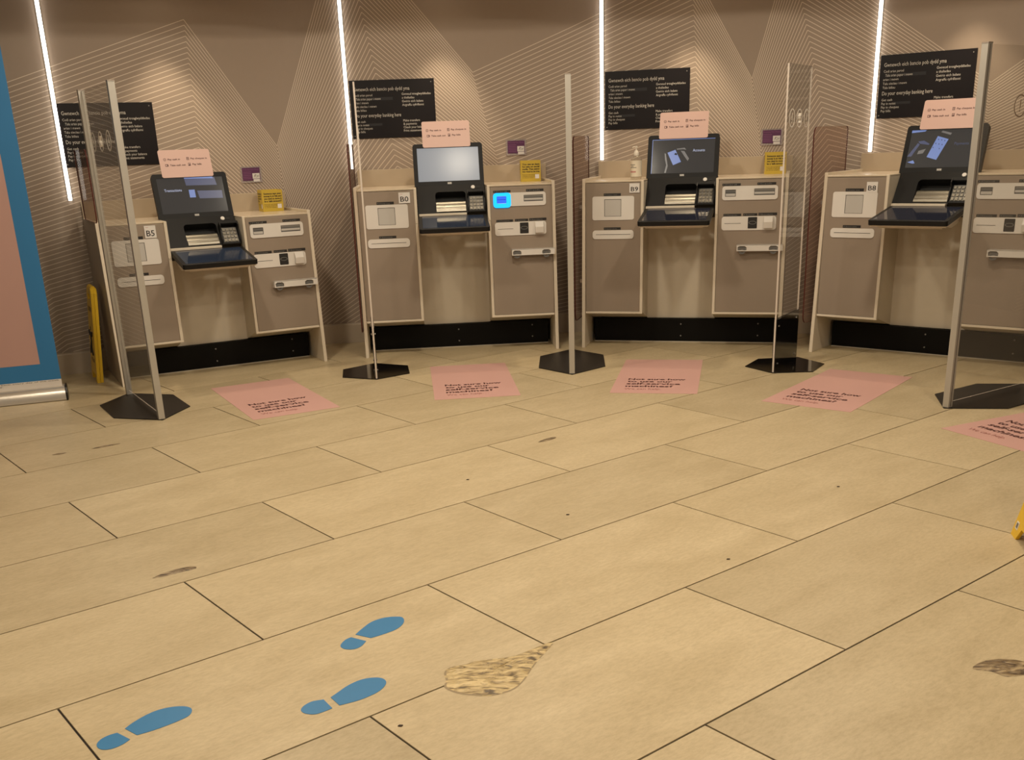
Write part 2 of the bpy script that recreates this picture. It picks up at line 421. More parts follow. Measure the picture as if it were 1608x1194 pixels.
def wall_sign(k, x0, wd, z0, z1, label):
    t = thing('wall_sign', label, 'sign', kw(k, x0, WY, z0), K[k][2], 'black bilingual signs above the machines')
    H = z1 - z0; mb = MB(); mb.box(XY, 0, 0, wd, H, .003, .009, signblk); mb.build('panel', t, bevel=.0008)
    mb = MB(); mb.box(XY, .035, .252, .30, .272, .0092, .0096, stick); mb.build('sticker', t); mb = MB(); mb.box(XY, .10, .084, .215, .100, .0092, .0096, stick); mb.build('sticker', t)
    s = H / .386; d = .0102; cur = [MB()]
    def T(s_, u, v, size, wdt=None, bold=.0): cur[0].text(s_, XY, u, v * s, size, letter, wdt, d, bold)
    def done(nm): cur[0].build(nm, t); cur[0] = MB()
    T('Gwnewch eich bancio pob dydd yma', .027, .315, .034, .395, .0)
    done('heading')
    for q, (l, u, wv) in enumerate([('Codi arian parod', .027, .13), ('Talu arian papur i mewn', .040, .175), ('arian i mewn', .027, .10), ('Talu sieciau i mewn', .027, .155), ('Talu biliau', .027, .082)]):
        T(l, u, .280 - q * .0248, .0215, wv)
    done('text_column')
    T('Do your everyday banking here', .027, .142, .034, .325, .0)
    done('heading')
    for q, (l, wv) in enumerate([('Get cash', .07), ('Pay in notes', .093), ('Pay in cheques', .117), ('Pay bills', .064)]): T(l, .027, .106 - q * .0226, .0215, wv)
    done('text_column')
    for q, (l, wv) in enumerate([('Gwneud trosglwyddiadau', .205), ('a thaliadau', .087), ('Gwirio eich balans', .15), ('Argraffu cyfriflenni', .152)]): T(l, .365, .282 - q * .0240, .0215, wv)
    done('text_column')
    for q, (l, wv) in enumerate([('Make transfers', .118), ('& payments', .095), ('Check your balance', .155), ('Print statements', .135)]): T(l, .365, .106 - q * .0226, .0215, wv)
    done('text_column')
    for a_, b_ in ((wd - .022, H - .022), (.015, .018)): mb = MB(); mb.disc(XY, a_, b_, .004, .009, .0105, greyp, 10); mb.build('fixing_screw', t)
wall_sign('B5', -.050, .598, 1.330, 1.719, 'black wall sign above machine B5, partly behind the clear screen posts')
wall_sign('B0', -.006, .598, 1.448, 1.834, 'black wall sign above machine B0, its left part behind a clear acrylic screen')
wall_sign('B9', .047, .600, 1.447, 1.835, 'black wall sign above the sanitiser bottle and machine B9')
wall_sign('B8', .072, .602, 1.450, 1.836, 'black wall sign above machine B8, rightmost of the four')

def notice(k, x0, z0, label):
    t = thing('purple_notice', label, 'notice', kw(k, x0, WY, z0), K[k][2], 'small purple notices in clear wall holders')
    mb = MB(); mb.rbox(XY, 0, 0, .148, .108, .002, .010, .004, clear('holder_acrylic', (.92, .9, .9), haze=.25, hazecol=(.8, .72, .70)), edge); mb.build('holder', t)
    mb = MB(); mb.box(XY, .012, .014, .136, .100, .0105, .0112, purple); mb.build('card', t)
    mb = MB(); mb.text('Protecting Your Money', XY, .017, .084, .012, mauve, .112, .0116)
    for q in range(5): mb.box(XY, .018, .070 - q * .011, .074, .0725 - q * .011, .0113, .0116, mauve)
    mb.build('print', t)
    mb = MB(); mb.box(XY, .082, .026, .132, .062, .0113, .0119, paper); mb.box(XY, .086, .006, .132, .023, .0113, .0119, paper)
    def curve(pts, r=.0011): mb.tube([XY(u, v, .0125) for u, v in pts], r, qrgrey, 5)
    curve([(.092, .034), (.096, .046), (.102, .056), (.104, .052), (.098, .046), (.094, .044)])
    curve([(.108 + .009 * cos(a), .043 + .007 * sin(a)) for a in [s * .5 for s in range(14)]])
    curve([(.118, .036), (.124, .050), (.127, .040)])
    mb.build('white_sticker', t)
notice('B5', 1.080, 1.183, 'small purple notice on the wall above machine B5 and the yellow cube')
notice('B0', 1.088, 1.298, 'small purple notice on the wall above machine B0 and its yellow cube')
notice('B9', 1.147, 1.305, 'small purple notice on the wall right of machine B9, beside the clear screen edge')

# ------------------------------------------------------------------ the self-service machines
FY = lambda z: .0276 + .0348 * z                               # y of the sloping front faces
TAGS = {'B5': (.280, .899, .069, .075), 'B0': (.300, 1.026, .076, .069), 'B9': (.325, 1.040, .068, .060), 'B8': (.284, 1.017, .069, .061)}
def kiosk(k, name_text):
    dz = DZ[k]
    desc = {'B5': 'lower beige self-service bank machine marked B5, leftmost', 'B0': 'beige self-service bank machine marked B0 with glowing cyan slot and grey lit screen',
            'B9': 'beige self-service bank machine marked B9, its screen reading Accounts', 'B8': 'beige self-service bank machine marked B8, rightmost, behind the grey post'}[k]
    T = thing('self_service_machine', desc, 'bank machine', kw(k, 0, 0, 0), K[k][2], 'self-service bank machines along the wall')
    Hs = 1.135 - dz; HT = 1.108 - dz
    face = frame((0, .0276, 0), (1, 0, 0), (0, .0348, 1))       # v runs along z
    # side panels
    for x0, x1, out in ((0, .022, -1), (1.338, 1.360, 1)):
        mb = MB(); pr = [(0.0, 0), (.71, 0), (.71, Hs), (.081 - .002, Hs)]
        pts = pr; f = YZ(); a = [mb.bm.verts.new(f(u, v, x0)) for u, v in pts]; b = [mb.bm.verts.new(f(u, v, x1)) for u, v in pts]
        ti, ci = mb.mi(taupe_side), mb.mi(cream)
        mb._face(b, ti if out > 0 else ci); mb._face(a[::-1], ti if out < 0 else ci)
        for q in range(4): mb._face([a[q], a[(q + 1) % 4], b[(q + 1) % 4], b[q]], ci)
        mb.build('side_panel', T, bevel=.0015)
    # left and right cabinets
    for (x0, x1, inner) in ((.024, .421, 1), (.897, 1.336, 0)):
        mb = MB(); side = [(.045, .248), (.30, .170), (.70, .170), (.70, HT), (FY(HT) + .012, HT)]
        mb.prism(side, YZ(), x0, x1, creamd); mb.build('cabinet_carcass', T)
        fx0, fx1 = (x0, x1 - .020) if inner else (x0 + .018, x1)
        mb = MB(); mb.box(face, fx0 + .002, .252, fx1, HT - .003, -.014, 0, taupe); mb.build('front_panel', T, bevel=.001)
        # cream edging: foot lip and inner vertical edges with the seam at shelf height
        mb = MB()
        mb.box(face, x0, .236, x1, .250, -.018, .003, cream)
        ex0, ex1 = (x1 - .019, x1) if inner else (x0, x0 + .017)
        mb.box(face, ex0, .250, ex1, .888 - dz * 1.0, -.018, .002, cream)
        mb.box(face, ex0, .8895 - dz, ex1, HT + .010, -.018, .004, cream)
        mb.build('edge_trim', T, bevel=.0015)
    # worktop in two pieces around the terminal, low upstand behind
    mb = MB(); prof_pts = [(.0225, .068), (.421, .068), (.421, .36), (.897, .36), (.897, .068), (1.3375, .068), (1.3375, .69), (.0225, .69)]
    mb.prism(prof_pts, FLOORF, HT, HT + .011, topm); mb.build('worktop', T, bevel=.003, seg=3)
    mb = MB(); mb.box(XZ(.705), .004, HT + .011, 1.372, 1.236 - dz + (.004 if dz else 0), 0, .038, mat('beige_upstand', (.47, .375, .265), .5, noise=.03)); mb.build('upstand', T, bevel=.001)
    # recess back, plinth
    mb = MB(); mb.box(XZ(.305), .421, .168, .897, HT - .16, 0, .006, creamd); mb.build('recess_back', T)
    mb = MB(); mb.box(XZ(.29), .045, .006, 1.316, .166, 0, .020, mat('black_plinth', (.003, .0025, .002), .5, spec=.15)); pl = mb.build('plinth', T)
    mb = MB(); mb.box(XZ(.29), .045, 0, 1.316, .006, 0, .024, mat('pale_sealant', (.45, .40, .32), .6)); mb.build('plinth_seal', T)
    for (sx, sz) in ((.665, .128), (.665, .045), (1.2, .135), (1.2, .052)):
        mb = MB(); mb.disc(XZ(.27), sx, sz, .005, 0, .004, greyp, 10); mb.build('screw', pl)
    # terminal housing
    A0 = Vector((0, .121, .943 - dz)); bf = frame(A0, (1, 0, 0), (0, .564, .826))
    mf = frame((0, .244, 1.123 - dz), (1, 0, 0), (0, .348, .9375))
    mb = MB(); op = rr(.549, .012, .757, .168, (.006, .006, .022, .022))
    mb.holed([(.426, 0), (.888, 0), (.888, .218), (.426, .218)], [op], bf, -.010, 0, bodyb)
    for x0 in (.426, .880): mb.box(bf, x0, 0, x0 + .008, .218, -.15, -.010, bodyb)
    mb.box(bf, .426, .205, .888, .218, -.15, -.010, bodyb); mb.box(bf, .426, 0, .888, .010, -.15, -.010, bodyb)
    housing = mb.build('terminal_housing', T)
    mb = MB(); mb.box(bf, .535, .004, .770, .180, -.075, -.070, hole)
    for a_ in ((.535, .004, .549, .180), (.757, .004, .770, .180), (.535, .168, .770, .180), (.535, .000, .770, .012)): mb.box(bf, *a_, -.075, -.0102, hole)
    mb.build('card_recess', housing)
    mb = MB(); i = mb.mi(steel)          # curved steel plate in the recess
    prof = [(-.006, .012), (.001, .017), (.003, .030), (.001, .040), (-.0035, .043), (-.003, .054), (-.006, .064), (-.011, .070), (-.012, .084), (-.018, .098), (-.030, .112), (-.050, .118)]
    rg = [[mb.bm.verts.new(bf(x, v, d)) for d, v in prof] for x in (.552, .754)]
    for s in range(len(prof) - 1): mb._face([rg[0][s], rg[1][s], rg[1][s + 1], rg[0][s + 1]], i)
    mb.build('steel_plate', housing)
    # monitor
    mb = MB(); mb.holed(rr(.412, -.002, .892, .291, (.003, .003, .020, .020)), [rr(.441, .030, .863, .262, .002)], mf, -.012, 0, charcoal)
    mb.rbox(mf, .412, -.002, .892, .291, -.040, -.012, (.003, .003, .020, .020), charcoal)
    mon = mb.build('monitor', T, bevel=.0015)
    mb = MB()
    if k == 'B0': sm = mat('grey_blank_screen', (.10, .10, .105), .20, emis=(.40, .43, .47), es=.50, spec=.12)  # blank screen: even grey emission over the whole panel
    else: sm = mat('dim_screen', (.018, .017, .016), .14, spec=.25, emis=(.075, .070, .066), es=.45)
    mb.box(mf, .441, .030, .863, .262, -.012, -.003, sm); scr = mb.build('screen', mon)
    sf = lambda u, v, d: mf(.441 + u * .422, .030 + v * .232, d - .003)
    gl = mat('screen_blue_glow', (.02, .03, .06), .3, emis=(.13, .19, .42), es=1.0)
    gl2 = mat('screen_dim_blue', (.02, .03, .06), .3, emis=(.025, .032, .085), es=1.0)
    gl3 = mat('screen_pale_text', (.1, .1, .1), .3, emis=(.38, .43, .62), es=1.0)
    gl4 = mat('screen_grey_shape', (.05, .05, .05), .3, emis=(.095, .09, .09), es=1.0)
    def poly(b_, pts, m, d=.0006): b_.quad([sf(u, v, d) for u, v in pts], m)
    if k != 'B0':
        mb = MB()
        if k == 'B9':
            poly(mb, [(.25, .61), (.35, .24), (.475, .33), (.375, .69)], gl, .0008); poly(mb, [(.36, .55), (.375, .60), (.41, .57), (.40, .53)], hole, .001)
            poly(mb, [(.24, .02), (.265, .22), (.225, .58), (.205, .60), (.215, .42), (.24, .25), (.215, .02)], gl4)
            poly(mb, [(.395, .72), (.52, .74), (.55, .68), (.50, .70), (.40, .69)], gl4); poly(mb, [(.46, .66), (.52, .64), (.60, .42), (.58, .35), (.52, .50)], gl4)
            poly(mb, [(0, .985), (1, .985), (1, 1), (0, 1)], gl); poly(mb, [(0, 0), (.008, 0), (.008, 1), (0, 1)], gl)
            mb.text('Accounts', lambda u, v, d: sf(u, v * 1.8, d), .655, .345, .062, gl3, .19, .0012)
        if k == 'B8':
            poly(mb, [(.385, .83), (.285, .28), (.430, .20), (.545, .74)], gl, .0008)
            for a_ in range(3):
                for b_ in range(3):
                    if a_ == 2 and b_ == 1: continue
                    u = .405 - a_ * .028 + b_ * .046; v = .74 - a_ * .105 - b_ * .018
                    mb.prism([(u - .009, v), (u, v - .022), (u + .009, v), (u, v + .022)], lambda x, y, d: sf(x, y, d), .001, .0013, gl2)
            poly(mb, [(.42, .93), (.44, .97), (.575, .90), (.56, .85)], gl4); poly(mb, [(.12, .70), (.20, .72), (.29, .63), (.28, .60), (.15, .64)], gl2)
            poly(mb, [(.0, .30), (.12, .66), (.15, .62), (.06, .30)], gl2); poly(mb, [(.0, 1.0), (.21, 1.0), (.19, .96), (.0, .93)], gl)
            poly(mb, [(.02, .15), (.10, .20), (.13, .12), (.10, .11)], gl); poly(mb, [(.15, .45), (.25, .50), (.22, .38), (.14, .36)], gl4)
            mb.text('Payments', lambda u, v, d: sf(u, v * 1.8, d), .64, .325, .058, gl2, .20, .0012)
        if k == 'B5':
            poly(mb, [(.455, .655), (.545, .655), (.545, .435), (.455, .435)], gl, .0008)
            poly(mb, [(.42, .99), (.88, .99), (.90, .76), (.43, .78)], gl2); poly(mb, [(.58, .62), (.96, .60), (.955, .38), (.60, .40)], gl2)
            poly(mb, [(.42, 1.0), (.85, 1.0), (.86, .95), (.42, .975)], gl, .0008)
            mb.text('Transactions', lambda u, v, d: sf(u, v * 1.8, d), .09, .345, .060, gl3, .26, .0012)
        mb.build('screen_picture', scr)
    mb = MB(); mb.rbox(mf, .639, .008, .668, .022, 0, .0012, .001, greyp); mb.text('NCR', mf, .6405, .0105, .0125, white, .026, .0016, .02); mb.build('logo_plate', mon)
    mb = MB(); mb.disc(bf, .811, .196, .0125, 0, .006, white, 20); mb.ring(bf, .811, .196, .0125, .0145, 0, .002, greyp, 20); mb.build('round_button', housing)
    mb = MB(); mb.rbox(bf, .832, .189, .858, .203, 0, .0015, .003, hole); mb.build('headphone_socket', housing)
    # keypad block with its hood
    mb = MB(); mb.rbox(bf, .764, -.004, .886, .140, 0, .022, .005, bodyb)
    kp = mb.build('keypad', T, bevel=.002)
    mb = MB(); mb.box(bf, .778, .008, .873, .112, .022, .024, greyp); mb.build('keypad_plate', kp)
    for r_ in range(4):
        for c_ in range(4):
            mb = MB(); mb.rbox(bf, .7805 + c_ * .0235, .010 + r_ * .0255, .7805 + c_ * .0235 + .0185, .010 + r_ * .0255 + .0195, .024, .030, .003, steel)
            mb.build('key', kp, bevel=.0012)
    mb = MB()
    for x0, x1 in ((.764, .772), (.878, .886)):
        fx = frame(bf(x1, 0, 0), (bf(0, 1, 0) - bf(0, 0, 0)), (bf(0, 0, 1) - bf(0, 0, 0)))   # u=v-dir, v=depth, n=x
        mb.prism([(.0, .022), (.140, .022), (.138, .060), (.110, .066), (.085, .048), (.050, .044), (.02, .036)], fx, -(x1 - x0), 0, bodyb)
    mb.prism([(.764, .124), (.886, .124), (.886, .140), (.764, .140)], bf, .022, .060, bodyb)
    mb.build('hood', kp, bevel=.0015)
    # ledge and the tray with its touch panel
    mb = MB(); mb.box(FLOORF, .430, .096, .756, .128, .930 - dz, .946 - dz, cream); mb.build('ledge', T, bevel=.002)
    tf = frame((0, -.268, .8735 - dz), (1, 0, 0), (0, .370, .060))
    mb = MB(); mb.rbox(tf, .426, 0, .888, .372, -.030, 0, (.016, .016, .003, .003), bodyb); tr = mb.build('tray', T, bevel=.003, seg=3)
    mb = MB(); tg = mat('touch_panel_blue', (.010, .013, .020), .10, emis=(.016, .022, .034), es=.7) if k in ('B0', 'B5') else mat('touch_panel_dark', (.012, .012, .016), .07, emis=(.012, .013, .020), es=.6)
    mb.box(tf, .450, .026, .864, .345, 0, .0008, tg); mb.build('touch_panel', tr)
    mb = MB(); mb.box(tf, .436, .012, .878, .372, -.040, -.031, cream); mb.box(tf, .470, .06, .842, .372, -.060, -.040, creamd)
    for x0 in (.452, .842): mb.prism([(.05, -.040), (.34, -.040), (.34, -.085), (.20, -.085)], frame(tf(x0 + .012, 0, 0), tf(0, 1, 0) - tf(0, 0, 0), tf(0, 0, 1) - tf(0, 0, 0)), -.012, 0, cream)
    mb.build('tray_support', T, bevel=.0015)
    # left fascia plates
    Z = lambda z: z - dz
    def label_tag(x0, x1, z0, z1, txt, nm='slot_label'):
        mb = MB(); mb.box(face, x0, Z(z0), x1, Z(z1), 0, .0012, ink)
        mb.text(txt, face, x0 + .018, Z(z0) + .004, .0105, greyp, (x1 - x0) * .62, .0016)
        mb.disc(face, x0 + .009, Z(z0 + z1) / 2 + dz * -.0 if False else (Z(z0) + Z(z1)) / 2, .0028, .0012, .0017, greyp, 8); mb.build(nm, T)
    mb = MB(); mb.holed(rr(.072, Z(.865), .357, Z(1.020), .014), [rr(.154, Z(.888), .270, Z(1.001), .002)], face, 0, .004, white)
    p1 = mb.build('coin_plate', T, bevel=.001)
    mb = MB(); mb.box(face, .150, Z(.884), .274, Z(1.005), .0002, .0008, greyp); mb.rbox(face, .158, Z(.891), .266, Z(.997), .0008, .0020, .004, whiteins); mb.build('coin_door', p1)
    label_tag(.150, .266, 1.0215, 1.039, 'Coins out')
    mb = MB(); mb.holed(rr(.073, Z(.740), .357, Z(.798), .020), [rr(.096, Z(.7685), .334, Z(.7715), .001)], face, 0, .005, white); mb.box(face, .09, Z(.764), .34, Z(.776), -.003, 0.0012, hole); mb.build('statement_slot', T, bevel=.001)
    label_tag(.151, .267, .801, .817, 'Statements')
    # right fascia plates
    mb = MB(); mb.holed(rr(.939, Z(.978), 1.295, Z(1.066), .018), [rr(.958, Z(1.000), 1.027, Z(1.044), .003), rr(1.144, Z(1.006), 1.276, Z(1.048), .002)], face, 0, .006, white)
    pA = mb.build('note_plate', T, bevel=.001)
    mb = MB(); mb.box(face, .955, Z(.997), 1.030, Z(1.047), .0001, .0008, greyslot if k != 'B0' else cyan2); mb.rbox(face, .962, Z(1.004), 1.023, Z(1.020), .0005, .004, .002, whiteins if k != 'B0' else cyan2)
    mb.box(face, .962, Z(1.0225), 1.023, Z(1.0245), .0005, .002, hole); mb.build('card_slot', pA)
    mb = MB(); mb.box(face, 1.141, Z(1.003), 1.279, Z(1.051), .0002, .0010, greyslot); mb.rbox(face, 1.147, Z(1.014), 1.273, Z(1.027), .0010, .0045, .003, whiteins); mb.rbox(face, 1.147, Z(1.035), 1.273, Z(1.046), .0010, .0025, .003, greyp); mb.build('note_slot', pA)
    if k == 'B0':
        mb = MB(); mb.holed(rr(.936, Z(.970), 1.056, Z(1.067), .022), [rr(.960, Z(.998), 1.026, Z(1.046), .008)], face, .006, .0075, cyan); mb.build('glow_ring', pA, label='glowing cyan light ring around the card slot')
    label_tag(.938, 1.056, 1.068, 1.083, 'Card'); label_tag(1.162, 1.281, 1.0695, 1.085, 'Cash')
    mb = MB(); mb.rbox(face, .941, Z(.786), 1.293, Z(.8745), 0, .005, .018, white); pB = mb.build('receipt_plate', T, bevel=.001)
    mb = MB(); mb.box(face, .960, Z(.829), 1.066, Z(.8315), .005, .0056, hole); mb.build('receipt_slot', pB)
    mb = MB(); mb.rbox(face, 1.112, Z(.797), 1.171, Z(.869), .005, .0065, .004, ink)
    n_ = 20; el = lambda ra, rb: [(1.1415 + ra * cos(2 * pi * s / n_), Z(.834) + rb * sin(2 * pi * s / n_)) for s in range(n_)]
    mb.holed(el(.024, .011), [el(.021, .0085)], face, .0066, .0072, greyp); mb.build('contactless_reader', pB)
    mb = MB(); fx = frame((1.272, 0, 0), (0, 1, 0), (0, 0, 1)); zz = lambda z: Z(z)
    y0 = FY(.83) - .005
    mb.prism([(y0, zz(.870)), (y0, zz(.796)), (y0 - .026, zz(.798)), (y0 - .034, zz(.838)), (y0 - .012, zz(.870))][::-1], fx, -.058, 0, white); mb.build('receipt_hood', pB, bevel=.002)
    label_tag(.952, 1.066, .876, .892, 'Cheques'); label_tag(1.080, 1.170, .877, .893, 'Scanner'); label_tag(1.178, 1.296, .878, .895, 'Receipts')
    # stick holder rail
    mb = MB(); zb, zt = .654 - dz, .695 - dz
    mb.holed([(1.048, zb), (1.344, zb), (1.344, zt), (1.048, zt)], [[(1.055, zb + .006), (1.112, zb + .006), (1.112, zb + .024), (1.100, zb + .033), (1.066, zb + .033), (1.055, zb + .026)],
             [(1.256, zb + .006), (1.314, zb + .006), (1.314, zb + .026), (1.302, zb + .033), (1.268, zb + .033), (1.256, zb + .024)]], face, .038, .046, white)
    mb.box(face, 1.048, zb, 1.054, zt, 0, .038, white); mb.box(face, 1.338, zb, 1.344, zt, 0, .038, white); mb.box(face, 1.048, zt - .005, 1.344, zt, 0, .046, white)
    sh = mb.build('stick_holder', T, bevel=.001)
    for x0, x1 in ((1.056, 1.111), (1.257, 1.313)):
        mb = MB(); mb.box(face, x0, zb + .004, x1, zb + .030, .020, .037, greyp); mb.ring(face, (x0 + x1) / 2, zb + .004, .012, .024, .037, .040, greyslot, 16); mb.build('rubber_grip', sh)
    # paper tag with the machine number
    tx, tz, tw, th = TAGS[k]; mb = MB(); mb.box(face, tx, tz, tx + tw, tz + th, .0045, .0052, paper); mb.box(face, tx + tw * .1, tz + th * .2, tx + tw * .9, tz + th * .6, 0, .0045, paper)
    mb.text(name_text, face, tx + tw * .14, tz + th * (.18 if k == 'B8' else .16), th * .66, ink, tw * .72, .0056, .012)
    if k in ('B5', 'B0'): mb.box(face, tx + tw * .12, tz + th * .84, tx + tw * .36, tz + th * .87, .0052, .0055, maroonlbl)
    mb.build('number_tag', T)
    # bronze side screen
    sx_ = -.040 if k in ('B9', 'B8') else -.0095
    mb = MB(); pts = rr(-.045 if k in ('B9', 'B8') else -.10, .190 if k != 'B5' else 1.012, .50, 1.412 + (.02 if k == 'B5' else 0), (.05, .02, .03, .05))
    mb.prism(pts, YZ(), sx_, sx_ + .008, tint, tintedge); sc_ = mb.build('side_screen', T)
    for zz_ in (() if k == 'B5' else (.45, .95)):
        mb = MB(); mb.box(YZ(), .12, zz_ - .012, .144, zz_ + .012, sx_ + .0082, -.0002, silver); mb.build('screen_bracket', T)
    return T
for k in ('B5', 'B0', 'B9', 'B8'): kiosk(k, k)

# ------------------------------------------------------------------ pink cards on the monitors
def icon(mb, f, n, u, v, s):
    if n == 0:
        mb.ring(f, u, v, s * .40, s * .5, .0002, .0008, redink, 16); mb.box(f, u - s * .2, v - s * .06, u + s * .2, v + s * .06, .0002, .0008, redink)
    elif n == 1:
        mb.holed(rr(u - s * .42, v - s * .5, u + s * .42, v + s * .5, .001), [rr(u - s * .28, v - s * .38, u + s * .28, v + s * .38, .0005)], f, .0002, .0008, redink)
        for q in (-.15, .12): mb.box(f, u - s * .2, v + s * q, u + s * .2, v + s * (q + .1), .0002, .0008, redink)
    elif n == 2:
        mb.holed(rr(u - s * .5, v - s * .42, u + s * .5, v + s * .42, .001), [rr(u - s * .36, v - s * .28, u + s * .25, v + s * .28, .0005)], f, .0002, .0008, redink)
        mb.box(f, u + s * .1, v - s * .12, u + s * .6, v + s * .12, .0008, .0011, redink)
    else:
        mb.holed(rr(u - s * .42, v - s * .5, u + s * .42, v + s * .5, .001), [rr(u - s * .30, v - s * .38, u + s * .30, v + s * .38, .0005)], f, .0002, .0008, redink)
        mb.disc(f, u + s * .05, v, s * .16, .0002, .0008, redink, 10); mb.box(f, u - s * .4, v - s * .36, u + s * .3, v - s * .2, .0008, .0011, redink)
for k, x0 in (('B5', .484), ('B0', .484), ('B9', .484), ('B8', .484)):
    dz = DZ[k]; t = thing('instruction_card', {'B5': 'pink instruction card on top of the screen of machine B5', 'B0': 'pink instruction card on top of the grey lit screen of machine B0',
        'B9': 'pink instruction card on top of the Accounts screen of machine B9', 'B8': 'pink instruction card on top of the screen of machine B8, rightmost'}[k], 'card', kw(k, x0, .336, 1.371 - dz), K[k][2], 'pink instruction cards on the screens')
    f = frame((0, 0, 0), (1, 0, 0), (0, .348, .9375)); W_, H_ = .328, .180
    mb = MB(); mb.rbox(f, 0, 0, W_, H_, 0, .003, .012, pink, mat('pink_card_edge', (.75, .5, .4), .4)); mb.build('card', t)
    f2 = lambda u, v, d: f(u, v, d + .003); mb = MB()
    for n, (u, v) in enumerate(((.036, .118), (.182, .120), (.042, .080), (.186, .082))): icon(mb, f2, n, u, v, .018)
    for s_, u, v, wd in (('Pay cash in', .055, .113, .077), ('Pay cheques in', .200, .115, .105), ('Take cash out', .063, .075, .098), ('Pay bills', .206, .077, .058)):
        mb.text(s_, f2, u, v, .0150, redink, wd, .0008, .020)
    mb.build('print', t)

# ------------------------------------------------------------------ yellow cubes and the sanitiser bottle
def cube(k, x, y, rz, lines, small, label):
    dz = DZ[k]; s, h = .142, .142
    t = thing('message_cube', label, 'display cube', kw(k, x, y, 1.1195 - dz), K[k][2] + rz, 'yellow message cubes on the machines')
    mb = MB(); th = .002
    mb.box(XZ(0), 0, 0, s, h, -th, 0, yellow); mb.box(XZ(s), 0, 0, s, h, 0, th, yellow)
    mb.box(YZ(0), th, 0, s - th, h, 0, th, yellow); mb.box(YZ(s - th), th, 0, s - th, h, 0, th, yellow)
    mb.box(FLOORF, th, th, s - th, s - th, .001, .003, yellow); mb.box(FLOORF, th, th, s - th, s - th, h - .014, h - .012, mat('cube_lid', (.30, .22, .12), .6))
    mb.build('card_box', t)
    mb = MB(); frs = [XZ(-.0004), frame((-.0004, s, 0), (0, -1, 0), (0, 0, 1)), frame((s + .0004, 0, 0), (0, 1, 0), (0, 0, 1))]
    for fi, f in enumerate(frs):
        L_ = lines if fi == 0 else ['Someone says', 'you need to', 'move money?', 'Stop.']
        for q, l in enumerate(L_): mb.text(l, f, .012, .112 - q * .0165, .0165, ink, min(.122, .0087 * len(l)), .0005, .03)
        for q, l in enumerate(small): mb.text(l, f, .012, .044 - q * .010, .0085, ink, .0056 * len(l) * .72, .0005)
        mb.box(f, .102, .020, .130, .048, .0003, .0007, paper); 
    mb.build('print', t)
sm3 = ['If you are worried talk to', 'a member of staff today', 'or visit our website']
cube('B5', 1.150, .465, radians(-3), ['Someone says your', 'money is at risk and', 'you need to move it', "to a 'safe account'?"], sm3, 'yellow message cube on top of machine B5, its left side showing')
cube('B0', 1.168, .470, radians(-3), ['You see an item', 'for sale on social', 'media. That seems', 'too good to be true'], sm3, 'yellow message cube on top of machine B0, right of the grey lit screen')
cube('B9', 1.190, .500, radians(4), ['Someone says your', 'money is at risk and', 'you need to move it', "to a 'safe account'?"], sm3, 'yellow message cube on top of machine B9, seen through the clear screen edge')

t = thing('sanitiser_bottle', 'clear pump bottle of hand sanitiser with pale label on machine B9', 'bottle', kw('B9', .354, .165, 1.1195), K['B9'][2] + .1)
mb = MB(); body = [(.030, 0), (.037, .004), (.038, .02), (.038, .125), (.034, .140), (.020, .152), (.014, .156)]
mb.lathe(body, (0, 0, 0), bottleclear, 24); mb.build('bottle_body', t, smooth=True)
mb = MB(); n = 18
def lab(a0, a1, z0, z1, r, m):
    i = mb.mi(m); P = [(r * sin(a0 + (a1 - a0) * s / n), -r * cos(a0 + (a1 - a0) * s / n)) for s in range(n + 1)]
    V_ = [[mb.bm.verts.new((x, y, z)) for z in (z0, z1)] for x, y in P]
    for s in range(n): mb._face([V_[s][0], V_[s + 1][0], V_[s + 1][1], V_[s][1]], i)
lab(-1.3, 1.3, .020, .122, .0384, mat('bottle_label', (.74, .66, .52), .5))
lab(-1.25, -.15, .094, .098, .0388, qrgrey); lab(-1.0, -.4, .085, .088, .0388, qrgrey); lab(-1.15, .1, .076, .080, .0388, qrgrey)
lab(-1.2, .0, .046, .056, .0388, maroonlbl); mb.build('label', t)
mb = MB(); mb.lathe([(.017, .154), (.018, .158), (.017, .172), (.011, .184), (.005, .190), (.004, .206)], (0, 0, 0), pumpm, 18)
mb.lathe([(.009, .204), (.009, .212), (.004, .214)], (0, 0, 0), pumpm, 14); mb.tube([(0, 0, .209), (-.018, -.006, .209), (-.024, -.008, .204)], .0035, pumpm, 8); mb.build('pump', t, smooth=True)

